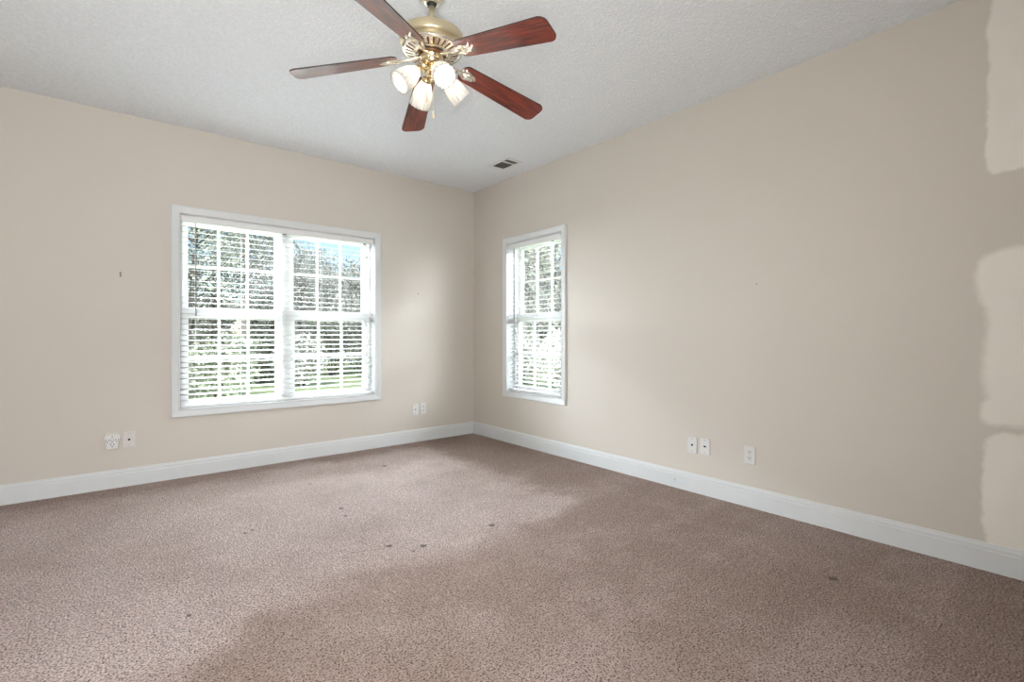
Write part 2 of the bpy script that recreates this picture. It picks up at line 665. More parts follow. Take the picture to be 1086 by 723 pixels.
tag(wall_with_hole('wall_left', 'x', XW - WT, 0, LW['x0'], LW['x1'], LW['z0'], LW['z1'], 0, WT, M['wall']),
    'beige painted wall with the wide double window', 'wall')
tag(wall_with_hole('wall_right', 'y', YB - WT, WT, RW['y0'], RW['y1'], RW['z0'], RW['z1'], 0, WT, M['wall_patched']),
    'beige painted wall with the narrow window and pale unpainted patches', 'wall')
tag(wall_with_hole('wall_back', 'x', XW - WT, 0, -4.05, -3.15, 0.0, 2.3, YB - WT, YB, M['wall']),  # opening put in to let the fill light through
    'beige wall behind the viewer with an opening added for the fill lamp', 'wall')
ws = MB()
ws.box(XW - WT, XW, YB, 0, 0, H)
tag(ws.build('wall_side', M['wall'], fix=False), 'beige wall at the left end of the room, out of frame', 'wall', kind='structure')
hs = MB()  # unseen box added to stop sun leaking through the back opening
hs.box(-4.3, -1.9, YB - 2.0, YB - 1.9, -0.1, H + 0.1)
hs.box(-4.4, -4.3, YB - 2.0, YB - WT, -0.1, H + 0.1)
hs.box(-1.9, -1.8, YB - 2.0, YB - WT, -0.1, H + 0.1)
hs.box(-4.3, -1.9, YB - 1.9, YB - WT, H, H + 0.1)
hs.box(-4.3, -1.9, YB - 1.9, YB - WT, -0.1, 0.0)
tag(hs.build('wall_sun_block', M['wall'], fix=False), 'added beige shell keeping sun out of the opening behind the viewer', 'wall', kind='structure')
fl = MB()
fl.box(XW - WT, WT, YB - WT, WT, -0.12, 0.0)
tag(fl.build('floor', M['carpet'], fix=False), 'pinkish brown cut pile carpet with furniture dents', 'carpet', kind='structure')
ce = MB()
ce.box(XW - WT, WT, YB - WT, WT, H, H + 0.15)
tag(ce.build('ceiling', M['ceiling'], fix=False), 'white textured ceiling', 'ceiling', kind='structure')


def baseboard(name, p, q, inward, label):
    """straight baseboard from p to q; inward = unit vector into the room"""
    prof = [(0, 0.0), (0.015, 0.0), (0.015, 0.095), (0.0125, 0.099), (0.0125, 0.113), (0.010, 0.119), (0.0065, 0.122), (0.0065, 0.127), (0.003, 0.131), (0, 0.131)]
    mb = MB()
    p, q, inward = Vector(p), Vector(q), Vector(inward)
    a = [mb.vert(p + inward * d + Vector((0, 0, z))) for d, z in prof]
    b = [mb.vert(q + inward * d + Vector((0, 0, z))) for d, z in prof]
    n = len(prof)
    for k in range(n):
        mb.face((a[k], a[(k + 1) % n], b[(k + 1) % n], b[k]))
    mb.face(a)
    mb.face(b[::-1])
    return tag(mb.build(name, M['trim']), label, 'baseboard', kind='structure')


baseboard('baseboard_left', (XW, 0, 0), (0, 0, 0), (0, -1, 0), 'white baseboard under the double window')
baseboard('baseboard_right', (0, -0.0155, 0), (0, YB, 0), (-1, 0, 0), 'white baseboard under the narrow window')
baseboard('baseboard_side', (XW, -0.0155, 0), (XW, YB, 0), (1, 0, 0), 'white baseboard out of frame at left')


# ------------------------------------------------------------------ windows (local x across, y into the wall, z up)
def double_hung(mbf, root, x0, x1, z0, z1):
    """one double-hung unit in the opening x0..x1, z0..z1"""
    mid0, mid1 = 1.252, 1.337
    mbf.ring(x0, x1, z0, z1, 0.020, 0.020, 0.014, 0.020, 0.085, 0.185)
    for nm, a, b, y0, y1, bot, top in (('upper_sash', mid0 + 0.03, z1 - 0.020, 0.140, 0.172, 0.055, 0.034),
                                       ('lower_sash', z0 + 0.014, mid1, 0.104, 0.136, 0.036, 0.085)):
        s = MB()
        sx0, sx1 = x0 + 0.020, x1 - 0.020
        s.ring(sx0, sx1, a, b, 0.044, 0.044, bot, top, y0, y1)
        gx0, gx1, gz0, gz1 = sx0 + 0.044, sx1 - 0.044, a + bot, b - top
        ym = (y0 + y1) / 2
        w = gx1 - gx0
        for k in (1, 2):
            xm = gx0 + w * k / 3
            s.box(xm - 0.0085, xm + 0.0085, ym - 0.008, ym + 0.008, gz0, gz1)
        zm = (gz0 + gz1) / 2
        for k in range(3):
            xa = gx0 + w * k / 3 + (0.0085 if k else 0)
            xb = gx0 + w * (k + 1) / 3 - (0.0085 if k < 2 else 0)
            s.box(xa, xb, ym - 0.008, ym + 0.008, zm - 0.0085, zm + 0.0085)
        so = s.build(nm, M['vinyl'], root, fix=False)
        g = MB()
        g.box(gx0 - 0.004, gx1 + 0.004, ym - 0.002, ym + 0.002, gz0 - 0.004, gz1 + 0.004)
        g.build('pane', M['glass'], so, fix=False)


def make_window(name, loc, rotz, w, z0, z1, units, label):
    root = tag(empty(name, loc, rotz), label, 'window', kind='structure')
    hw = w / 2
    c = MB()
    c.rect_profile(-hw, hw, z0, z1, [(0.0, 0.0), (0.0, -0.012), (0.006, -0.015), (0.012, -0.0125), (0.034, -0.017), (0.052, -0.020), (0.0575, -0.018), (0.0575, 0.0)])
    c.build('casing', M['trim'], root)
    j = MB()
    j.ring(-hw, hw, z0, z1, 0.004, 0.004, 0.004, 0.004, 0.0, 0.19)
    j.build('jamb', M['trim'], root, fix=False)
    f = MB()
    uw = (w - 0.008 - (units - 1) * 0.03) / units
    for k in range(units):
        x0 = -hw + 0.004 + k * (uw + 0.03)
        double_hung(f, root, x0, x0 + uw, z0 + 0.004, z1 - 0.004)
        if k:
            f.box(x0 - 0.03, x0, 0.085, 0.185, z0 + 0.004, z1 - 0.004)
    f.build('window_frame', M['vinyl'], root, fix=False)
    return root


lw_c = (LW['x0'] + LW['x1']) / 2
rw_c = (RW['y0'] + RW['y1']) / 2
make_window('window_1', (lw_c, 0, 0), 0, LW['x1'] - LW['x0'], LW['z0'], LW['z1'], 2, 'wide white double window with two six-over-six sashes')
make_window('window_2', (0, rw_c, 0), -PI / 2, RW['y1'] - RW['y0'], RW['z0'], RW['z1'], 1, 'narrow white window right of the room corner')


# ------------------------------------------------------------------ blinds
def make_blind(loc, rotz, w, z0, z1, tilt_deg, ladders, label, wand_x, cord_x, lock_xs):
    root = tag(empty('window_blind', loc, rotz), label, 'blind')
    hw = w / 2 - 0.006
    yc = 0.052
    # valance and head rail
    v = MB()
    v.box(-hw, hw, 0.010, 0.018, z1 - 0.058, z1 - 0.006)
    v.box(-hw, hw, 0.008, 0.010, z1 - 0.016, z1 - 0.008)
    v.box(-hw, hw, 0.008, 0.010, z1 - 0.057, z1 - 0.049)
    v.build('valance', M['valance'], root, bevel=0.0015)
    h = MB()
    h.box(-hw, hw, 0.024, 0.078, z1 - 0.048, z1 - 0.004)
    h.build('head_rail', M['valance'], root, fix=False)
    # slats: inner edge a little lower than the outer edge
    s = MB()
    tilt = math.radians(tilt_deg)
    pitch = 0.0432
    z = z0 + 0.062
    while z < z1 - 0.062:
        n = 6
        top, bot = [], []
        for k in range(n + 1):
            t = -0.5 + k / n
            crown = 0.0008 * (1 - (2 * t) ** 2)
            yy = 0.0505 * t
            zz = crown
            y2 = yc + yy * math.cos(tilt) - zz * math.sin(tilt)
            z2 = z + yy * math.sin(tilt) + zz * math.cos(tilt)
            top.append((y2, z2 + 0.0010))
            bot.append((y2, z2 - 0.0010))
        loop = top + bot[::-1]
        a = [s.vert((-hw, p[0], p[1])) for p in loop]
        b = [s.vert((hw, p[0], p[1])) for p in loop]
        m = len(loop)
        for k in range(m):
            s.face((a[k], b[k], b[(k + 1) % m], a[(k + 1) % m]), k not in (n, m - 1))
        s.face(a)
        s.face(b[::-1])
        z += pitch
    s.build('slats', M['slat'], root, fix=True)
    b = MB()
    b.box(-hw, hw, yc - 0.026, yc + 0.026, z0 + 0.006, z0 + 0.026)
    rail = b.build('bottom_rail', M['slat'], root, bevel=0.004)
    for sx in (-1, 1):
        e = MB()
        e.box(sx * (hw + 0.001) - 0.003, sx * (hw + 0.001) + 0.003, yc - 0.034, yc - 0.022, z0 + 0.006, z0 + 0.022)
        tag(e.build('end_cap', M['grey_metal'], rail, fix=False), 'small grey end cap')
    for x in ladders:
        l = MB()
        for yy in (yc - 0.0265, yc + 0.0265):
            l.tube([(x, yy, z0 + 0.012), (x, yy, z1 - 0.05)], 0.0008, 5)
        l.build('ladder_cord', M['cord'], root)
    for x in lock_xs:
        k = MB()
        k.box(x - 0.012, x + 0.012, 0.012, 0.026, z1 - 0.064, z1 - 0.056)
        tag(k.build('cord_lock', M['black'], root, bevel=0.002), 'black cord lock')
    wm = MB()
    wm.tube([(wand_x, 0.010, z1 - 0.058), (wand_x, 0.009, z1 - 0.075), (wand_x + 0.002, 0.010, z1 - 0.80)], [0.002, 0.0035, 0.0035], 6)
    wm.build('tilt_wand', M['wand'], root)
    cm = MB()
    cm.tube([(cord_x, 0.012, z1 - 0.058), (cord_x + 0.006, 0.012, z1 - 0.13), (cord_x + 0.016, 0.010, z1 - 0.17),
             (cord_x + 0.004, 0.011, z1 - 0.21), (cord_x - 0.004, 0.011, z1 - 0.26)], 0.0022, 6)
    co_ = cm.build('lift_cord', M['cord'], root)
    tm = MB()
    tm.xf = Matrix.Translation((cord_x + 0.016, 0.009, z1 - 0.185))
    tm.lathe([(0, 0.018), (0.004, 0.016), (0.007, -0.010), (0.006, -0.016), (0, -0.016)], 12)
    tm.build('tassel', M['grey_metal'], co_)
    return root


make_blind((lw_c, 0, 0), 0, LW['x1'] - LW['x0'], LW['z0'], LW['z1'], 6.5, (-0.69, -0.36, -0.03, 0.30, 0.70),
           'white wide slatted blind hanging open in the double window', -0.693, 0.705, (-0.03, 0.705))
make_blind((0, rw_c, 0), -PI / 2, RW['y1'] - RW['y0'], RW['z0'], RW['z1'], 10.0, (-0.26, 0.0, 0.26),
           'white narrow slatted blind hanging open in the narrow window', -0.300, 0.255, (0.255,))


# ------------------------------------------------------------------ ceiling fan with lights
FX, FY = -2.022, -2.552
fan = tag(empty('ceiling_fan', (FX, FY, H)), 'brass ceiling fan with five cherry wood blades and four lit glass shades', 'ceiling fan')


def Z(z):
    return z - H


m = MB()
m.lathe([(0.0, 0), (0.068, 0), (0.069, -0.012), (0.062, -0.028), (0.046, -0.046), (0.034, -0.055), (0.030, -0.058), (0.022, -0.056), (0.020, -0.040), (0, -0.040)], 40)
can = m.build('canopy', M['brass_pale'], fan)
m = MB()
m.lathe([(0, -0.041), (0.0205, -0.041), (0.020, -0.062), (0.016, -0.066), (0, -0.066)], 24)
tag(m.build('hanger_ball', M['black'], can), 'black hanger ball')
m = MB()
m.lathe([(0, -0.05), (0.0125, -0.05), (0.0125, Z(2.545)), (0, Z(2.545))], 20)
m.build('downrod', M['brass_satin'], fan)
m = MB()
m.lathe([(0, Z(2.556)), (0.028, Z(2.556)), (0.036, Z(2.548)), (0.10, Z(2.542)), (0.146, Z(2.533)), (0.151, Z(2.528)), (0.152, Z(2.495)), (0.149, Z(2.487)),
         (0.140, Z(2.484)), (0.132, Z(2.483)), (0.130, Z(2.474)), (0, Z(2.474))], 56)
m.build('motor_housing', M['brass_satin'], fan)
m = MB()
m.lathe([(0, Z(2.4745)), (0.128, Z(2.4745)), (0.126, Z(2.4655)), (0, Z(2.4655))], 48)
m.build('motor_band', M['brown'], fan)
m = MB()
m.lathe([(0, Z(2.467)), (0.137, Z(2.467)), (0.142, Z(2.464)), (0.141, Z(2.459)), (0.130, Z(2.457)), (0.078, Z(2.444)), (0.070, Z(2.444)), (0.066, Z(2.448)), (0, Z(2.448))], 56)
vp = m.build('vent_ring', M['brass_pale'], fan)
m = MB()
for k in range(28):
    a = 2 * PI * k / 28
    ca, sa = math.cos(a), math.sin(a)
    m.xf = Matrix.Rotation(a, 4, 'Z')
    pts = [(0.088, -0.003), (0.120, -0.0055), (0.126, 0), (0.120, 0.0055), (0.088, 0.003)]
    za, zb = [], []
    for (x, y) in pts:
        zs = Z(2.444 + (x - 0.078) * 0.25) - 0.0008
        za.append(m.vert((x, y, zs)))
        zb.append(m.vert((x, y, zs + 0.004)))
    m.face(za)
    m.face(zb[::-1])
    for q in range(5):
        m.face((za[q], za[(q + 1) % 5], zb[(q + 1) % 5], zb[q]))
m.build('vent_slots', M['brown'], vp)
m = MB()
m.lathe([(0, Z(2.4485)), (0.062, Z(2.4485)), (0.062, Z(2.437)), (0, Z(2.437))], 40)
m.build('flywheel', M['brown'], fan)
m = MB()
m.lathe([(0, Z(2.4375)), (0.050, Z(2.4375)), (0.056, Z(2.434)), (0.057, Z(2.424)), (0.053, Z(2.420)), (0.054, Z(2.412)), (0.050, Z(2.398)), (0.040, Z(2.388)), (0.030, Z(2.384)), (0, Z(2.384))], 40)
m.build('switch_housing', M['brass'], fan)
m = MB()
m.lathe([(0, Z(2.3845)), (0.026, Z(2.3845)), (0.034, Z(2.376)), (0.036, Z(2.362)), (0.030, Z(2.350)), (0.016, Z(2.342)), (0.010, Z(2.334)), (0.013, Z(2.328)), (0.009, Z(2.318)), (0, Z(2.314))], 32)
m.build('light_fitter', M['brass'], fan)

# blades
DROOP = math.atan2(2.443 - 2.340, 0.660)
PITCH = math.radians(-12)


def blade_outline():
    r0, r1 = 0.165, 0.664
    w0, w1 = 0.052, 0.068
    pts = []
    c0, c1 = 0.030, 0.036
    for k in range(7):
        a = PI / 2 * k / 6
        pts.append((r1 - c1 + c1 * math.sin(a), -w1 + c1 - c1 * math.cos(a)))
    for k in range(7):
        a = PI / 2 * k / 6
        pts.append((r1 - c1 + c1 * math.cos(a), w1 - c1 + c1 * math.sin(a)))
    for k in range(7):
        a = PI / 2 * k / 6
        pts.append((r0 + c0 - c0 * math.sin(a), w0 - c0 + c0 * math.cos(a)))
    for k in range(7):
        a = PI / 2 * k / 6
        pts.append((r0 + c0 - c0 * math.cos(a), -w0 + c0 - c0 * math.sin(a)))
    return pts


bm_ = MB()
bm_.prism(blade_outline(), -0.003, 0.003, side_mat=1)
blade0 = bm_.build('blade', [M['wood'], M['blade_edge']], fan)
# decorative iron: an arm and a leaf-shaped medallion under the blade root
it = MB()
it.xf = Matrix.Identity(4)
leaf = []
for k in range(28):
    a = 2 * PI * k / 28
    r = 1.0 + 0.07 * math.cos(7 * a)
    leaf.append((0.205 + 0.044 * r * math.cos(a), 0.027 * r * math.sin(a) * (1.0 - 0.25 * math.cos(a))))
it.prism(leaf, -0.0095, -0.003)
it.tube([(0.165, 0, -0.008), (0.215, 0, -0.0115), (0.240, 0, -0.0100)], [0.006, 0.007, 0.003], 8)
for sy in (-1, 1):
    it.tube([(0.185, 0.002 * sy, -0.010), (0.205, 0.012 * sy, -0.0115), (0.224, 0.016 * sy, -0.0100)], [0.004, 0.005, 0.002], 8)
it.tube([(0.052, 0, 0.000), (0.085, 0, -0.004), (0.125, 0, -0.0075), (0.172, 0, -0.008)], [0.012, 0.010, 0.008, 0.010], 10)
for (x, y) in ((0.192, 0.0), (0.215, 0.013), (0.215, -0.013)):
    it.xf = Matrix.Translation((x, y, -0.0095))
    it.lathe([(0, -0.004), (0.003, -0.0035), (0.0045, -0.001), (0.0045, 0.001)], 10)
tag(it.build('blade_bracket', M['brass_pale'], blade0), 'pale brass leaf bracket')
for k in range(5):
    b = blade0 if k == 0 else copy_tree(blade0, fan)
    az = math.radians(-73.9 + 72 * k)
    b.location = (0, 0, Z(2.443))
    b.rotation_euler = (Matrix.Rotation(az, 3, 'Z') @ Matrix.Rotation(DROOP, 3, 'Y') @ Matrix.Rotation(PITCH, 3, 'X')).to_euler()

# light arms, tulip shades and bulbs
SH_TILT = math.radians(47)      # axis away from straight down


def rib(r, a, z):
    return r * (1 + 0.05 * min(1.0, max(0.0, (-z - 0.02) / 0.06)) * math.cos(16 * a))


sm = MB()
prof = [(0.021, 0.0), (0.026, -0.010), (0.036, -0.030), (0.0445, -0.055), (0.0475, -0.080), (0.0475, -0.100), (0.0505, -0.116), (0.0535, -0.124)]
inner = [(r - 0.0025, z) for r, z in prof[::-1]]
sm.lathe(prof + inner, 64, wob=rib)
shade0 = sm.build('shade', M['shade'], fan)
hb = MB()
hb.lathe([(0, 0.020), (0.013, 0.018), (0.023, 0.008), (0.0245, -0.004), (0.0215, -0.006), (0.012, -0.006), (0, -0.006)], 28)
tag(hb.build('shade_holder', M['brass'], shade0), 'brass shade holder')
bb = MB()
bb.lathe([(0, -0.005), (0.011, -0.006), (0.012, -0.022), (0.017, -0.038), (0.0205, -0.055), (0.018, -0.072), (0.010, -0.084), (0, -0.088)], 24)
tag(bb.build('bulb', M['bulb'], shade0), 'lit bulb')
arm = MB()
arm.tube([(0.024, 0, 0.002), (0.040, 0, 0.008), (0.055, 0, 0.006), (0.064, 0, -0.004)], [0.009, 0.008, 0.008, 0.010], 10)
arm0 = arm.build('light_arm', M['brass'], fan)
for k in range(4):
    az = math.radians(261.6 + 90 * k)
    s = shade0 if k == 0 else copy_tree(shade0, fan)
    a = arm0 if k == 0 else copy_tree(arm0, fan)
    a.location = (0, 0, Z(2.364))
    a.rotation_euler = (0, 0, az)
    s.location = (0.070 * math.cos(az), 0.070 * math.sin(az), Z(2.352))
    s.rotation_euler = (Matrix.Rotation(az, 3, 'Z') @ Matrix.Rotation(-SH_TILT, 3, 'Y')).to_euler()

# pull chains
for (az, r, zt, zb_) in ((250, 0.040, 2.390, 2.158), (205, 0.040, 2.390, 2.235)):
    x, y = r * math.cos(math.radians(az)), r * math.sin(math.radians(az))
    ch = MB()
    zz = zt
    ch.tube([(x, y, Z(zt)), (x, y, Z(zb_))], 0.0008, 6)
    while zz > zb_:
        ch.xf = Matrix.Translation((x, y, Z(zz)))
        ch.lathe([(0, 0.0018), (0.0016, 0.0009), (0.0016, -0.0009), (0, -0.0018)], 8)
        zz -= 0.006
    ch.xf = Matrix.Identity(4)
    c_ = ch.build('pull_chain', M['brass'], fan)
    fb = MB()
    fb.xf = Matrix.Translation((x, y, Z(zb_)))
    fb.lathe([(0, 0.004), (0.003, 0.003), (0.0045, -0.008), (0.006, -0.022), (0.0055, -0.030), (0.003, -0.034), (0, -0.035)], 14)
    tag(fb.build('fob', M['fob'], c_), 'small pale pull fob')


# ------------------------------------------------------------------ ceiling register
vent = tag(empty('ceiling_vent', (-0.307, -0.952, H)), 'small white louvred air register in the ceiling near the room corner', 'air vent')
vx, vy = 0.094, 0.152
m = MB()
m.ring(-vx, vx, -vy, vy, 0.028, 0.028, 0.024, 0.024, 0, 0)
fr = MB()
for (x0, x1, y0, y1) in ((-vx, -0.066, -vy, vy), (0.066, vx, -vy, vy), (-0.066, 0.066, -vy, -0.123), (-0.066, 0.066, 0.092 + 0.012, vy), (-0.066, 0.066, -0.064, -0.044)):
    fr.box(x0, x1, y0, y1, -0.010, 0.0)
fr.build('frame', M['vent_white'], vent, bevel=0.003)
bk = MB()
bk.box(-0.067, 0.067, -0.124, 0.105, -0.0020, 0.0)
bk.build('duct_opening', M['vent_dark'], vent, fix=False)
lv = MB()
y = -0.117
while y < 0.100:
    if not (-0.068 < y < -0.040):
        lv.box(-0.066, 0.066, y - 0.0012, y + 0.0012, -0.0085, -0.002)
    y += 0.011
lv.build('louvre', M['grey_metal'], vent, fix=False)


# ------------------------------------------------------------------ wall plates (local x across, y into wall, z up)
def plate_root(name, loc, rotz, label, cat='wall plate'):
    return tag(empty(name, loc, rotz), label, cat)


def rounded_rect(w, h, r, n=4):
    pts = []
    for cx, cz, a0 in ((w / 2 - r, -h / 2 + r, -PI / 2), (w / 2 - r, h / 2 - r, 0), (-w / 2 + r, h / 2 - r, PI / 2), (-w / 2 + r, -h / 2 + r, PI)):
        for k in range(n + 1):
            a = a0 + PI / 2 * k / n
            pts.append((cx + r * math.cos(a), cz + r * math.sin(a)))
    return pts


def base_plate(root, mat, w=0.070, h=0.114):
    m = MB()
    m.prism_y(rounded_rect(w, h, 0.004), -0.0065, 0.0)
    return m.build('cover_plate', mat, root, bevel=0.0018)


def screw(root, x, z, y=-0.0065, mat='grey_metal', r=0.0032):
    m = MB()
    m.xf = Matrix.Translation((x, y, z)) @ Matrix.Rotation(PI / 2, 4, 'X')
    m.lathe([(r, -0.0005), (r, 0.0010), (r * 0.6, 0.0018), (0, 0.0020)], 12)
    m.build('screw', M[mat], root)


def jack_plate(loc, rotz, label, hole_r=0.0062, mat='plate', square=False):
    root = plate_root('jack_plate', loc, rotz, label)
    base_plate(root, M[mat])
    m = MB()
    if square:
        m.prism_y(rounded_rect(0.018, 0.011, 0.001), -0.0085, -0.006)
    else:
        m.xf = Matrix.Translation((0, -0.006, 0)) @ Matrix.Rotation(PI / 2, 4, 'X')
        m.lathe([(hole_r + 0.0015, 0), (hole_r + 0.0015, 0.003), (hole_r, 0.0045), (0, 0.0045)], 18)
    tag(m.build('jack', M['black'], root), 'black jack socket')
    screw(root, 0, 0.042)
    screw(root, 0, -0.042)
    return root


def receptacle(mb_face, mb_hole, cx, cz, s=1.0):
    pts = []
    for k in range(24):
        a = 2 * PI * k / 24
        x = 0.0165 * s * math.cos(a)
        z = max(-0.0140 * s, min(0.0140 * s, 0.0165 * s * math.sin(a)))
        pts.append((cx + x, cz + z))
    if mb_face is not None:
        mb_face.prism_y(pts, -0.0085, -0.005)
    yf = -0.0095
    mb_hole.box(cx - 0.0075 * s, cx - 0.0048 * s, yf, -0.006, cz - 0.001 * s, cz + 0.0085 * s)
    mb_hole.box(cx + 0.0048 * s, cx + 0.0075 * s, yf, -0.006, cz - 0.001 * s, cz + 0.0075 * s)
    mb_hole.prism_y([(cx + 0.0030 * s * math.cos(2 * PI * k / 10), cz - 0.0075 * s + 0.0030 * s * math.sin(2 * PI * k / 10)) for k in range(10)], yf, -0.006)


def outlet(loc, rotz, label, mat='plate'):
    root = plate_root('power_outlet', loc, rotz, label, 'outlet')
    base_plate(root, M[mat])
    for z in (0.0195, -0.0195):
        f, h = MB(), MB()
        receptacle(f, h, 0, z)
        r = f.build('receptacle', M[mat], root, bevel=0.0008)
        h.build('slots', M['black'], r)
    screw(root, 0, 0, mat='plate')
    return root


WR = -PI / 2
jack_plate((-3.097, 0, 0.342), 0, 'ivory cable plate with one black hole, right beside the outlet adapter', mat='plate_ivory')
jack_plate((-0.742, 0, 0.338), 0, 'white cable plate left of the outlet by the room corner', hole_r=0.0045)
outlet((-0.651, 0, 0.341), 0, 'white duplex outlet nearest the room corner, under the double window wall')
jack_plate((0, -2.716, 0.332), WR, 'white plate with round jack, farther one of the pair on the right wall', hole_r=0.0058)
jack_plate((0, -2.812, 0.337), WR, 'white plate with square jack, nearer one of the pair on the right wall', square=True)
outlet((0, -3.120, 0.335), WR, 'white duplex outlet alone on the right wall, right of the jack plates')

# plug-in adapter: broad shoulders, narrow foot, three sockets across and one below
ad = tag(empty('outlet_adapter', (-3.194, 0, 0.342), 0), 'white plug-in outlet adapter with flared top and four sockets, left of the ivory plate', 'outlet adapter')
m = MB()
m.prism_y(rounded_rect(0.066, 0.112, 0.004), -0.006, 0.0)
m.build('cover_plate', M['plate'], ad, bevel=0.0015)
prof = [(-0.034, -0.054), (0.034, -0.054), (0.036, -0.006), (0.043, 0.008), (0.046, 0.028), (0.046, 0.040), (0.038, 0.052), (-0.038, 0.052), (-0.046, 0.040), (-0.046, 0.028), (-0.043, 0.008), (-0.036, -0.006)]
m = MB()
m.prism_y(prof, -0.034, -0.005)
body = m.build('adapter_body', M['plate'], ad, bevel=0.004)
for (x, z, s) in ((-0.027, 0.008, 1.2), (0.0, 0.008, 1.2), (0.027, 0.008, 1.2), (0.0, -0.024, 1.4)):
    h = MB()
    h.xf = Matrix.Translation((0, -0.0255, 0))
    receptacle(None, h, x, z, s)
    h.build('socket', M['black'], body)
screw(ad, 0, 0.036, y=-0.034, mat='nail', r=0.004)


# nails and a screw
def nail(loc, rotz, label, ln=0.018, r=0.0022, head=0.005, nm='nail'):
    m = MB()
    m.xf = Matrix.Rotation(PI / 2, 4, 'X')
    m.lathe([(0, -0.002), (r, -0.002), (r, ln), (head, ln), (head, ln + 0.002), (0, ln + 0.003)], 12)
    o = m.build(nm, M['nail'])
    o.location = loc
    o.rotation_euler = (0, 0, rotz)
    return tag(o, label, 'nail')


hk = MB()
hk.box(-0.0055, 0.0055, -0.003, 0.0, -0.018, 0.018)
hk.tube([(0, -0.003, 0.010), (0, -0.012, 0.010), (0, -0.014, 0.014)], 0.002, 8)
o = hk.build('picture_hook', M['nail'])
o.location = (-3.147, 0, 1.557)
tag(o, 'tiny dark picture hook on the beige wall left of the double window', 'hook')
nail((-0.714, 0, 1.546), 0, 'small dark nail between the double window and the room corner')
nail((0, -3.165, 1.440), WR, 'small nail in the middle of the right wall above the jack plates', 0.006, 0.0018, 0.0038)
nail((-0.0125, -2.583, 0.060), WR, 'dark screw head in the right baseboard, left of the jack plates', 0.001, 0.003, 0.0045, 'screw')


# ------------------------------------------------------------------ outdoors
GZ = -0.55
g = MB()
g.box(-60, 90, 0.6, 110, GZ - 0.2, GZ)
g.box(0.6, 90, -60, 0.6, GZ - 0.2, GZ)
tag(g.build('lawn', M['lawn'], fix=False), 'sunlit green lawn outside the windows', 'lawn', kind='structure')


def foliage(mb, center, radii, count, size, rng, hollow=0.35):
    cx, cy, cz = center
    for _ in range(count):
        while True:
            p = Vector((rng.uniform(-1, 1), rng.uniform(-1, 1), rng.uniform(-1, 1)))
            if hollow < p.length < 1:
                break
        q = Vector((cx + p.x * radii[0], cy + p.y * radii[1], cz + p.z * radii[2]))
        n = Vector((rng.gauss(0, 1), rng.gauss(0, 1), rng.gauss(0, 1))).normalized()
        t = n.orthogonal().normalized()
        b = n.cross(t)
        ang = rng.uniform(0, 2 * PI)
        u = (t * math.cos(ang) + b * math.sin(ang)) * size * rng.uniform(0.6, 1.3)
        w = (b * math.cos(ang) - t * math.sin(ang)) * size * rng.uniform(0.3, 0.55)
        i = [mb.vert(q - u), mb.vert(q + w + u * 0.1), mb.vert(q + u), mb.vert(q - w + u * 0.1)]
        mb.face(i)


def tree(loc, height, crown_r, crown_base, leaf, bark, count, size, seed, label, trunk_r=0.16, group=None, name='tree'):
    rng = random.Random(seed)
    root = tag(empty(name, (loc[0], loc[1], GZ)), label, 'tree')
    t = MB()
    pts, rs = [], []
    x = y = 0.0
    n = 7
    for k in range(n):
        pts.append((x, y, height * 0.92 * k / (n - 1) - (0.05 if k == 0 else 0)))
        rs.append(trunk_r * (1 - 0.85 * k / (n - 1)) + 0.01)
        x += rng.uniform(-0.12, 0.12)
        y += rng.uniform(-0.12, 0.12)
    t.tube(pts, rs, 9)
    t.build('trunk', bark, root)
    br = MB()
    for k in range(26):
        f = rng.uniform(crown_base / height, 0.86)
        i = min(n - 2, int(f / 0.92 * (n - 1)))
        p = Vector(pts[i]).lerp(Vector(pts[i + 1]), rng.random())
        a = rng.uniform(0, 2 * PI)
        ln = crown_r * rng.uniform(0.6, 1.05) * (1.0 - 0.5 * f)
        d = Vector((math.cos(a), math.sin(a), rng.uniform(0.15, 0.9)))
        m1 = p + d * ln * 0.5 + Vector((0, 0, rng.uniform(-0.1, 0.25)))
        e = p + d * ln + Vector((rng.uniform(-0.3, 0.3), rng.uniform(-0.3, 0.3), rng.uniform(0, 0.4)))
        br.tube([p, m1, e], [0.045, 0.028, 0.01], 5)
        for q in range(3):
            s = m1.lerp(e, rng.random())
            br.tube([s, s + Vector((rng.uniform(-.6, .6), rng.uniform(-.6, .6), rng.uniform(0, .7)))], [0.014, 0.005], 4)
    br.build('branches', bark, root)
    fo = MB()
    cz = (crown_base + height) / 2
    rz = (height - crown_base) / 2
    per = count // 9
    foliage(fo, (0, 0, cz), (crown_r * 0.85, crown_r * 0.85, rz), per * 3, size, rng, 0.2)
    for k in range(6):
        a = 2 * PI * k / 6 + rng.uniform(-.4, .4)
        zc = cz + rng.uniform(-0.6, 0.55) * rz
        rr = crown_r * rng.uniform(0.45, 0.75)
        foliage(fo, (rr * math.cos(a), rr * math.sin(a), zc), (crown_r * 0.55, crown_r * 0.55, rz * 0.45), per, size, rng, 0.1)
    fo.build('foliage', leaf, root, fix=False)
    return root


def P(px, depth):
    """ground point seen in the photo at column px, at the given distance along the view"""
    fx, fy = 0.634, 0.7733
    s = (px - 543.0) / F_PX
    return (CAM.x + depth * (fx + s * fy), CAM.y + depth * (fy - s * fx))


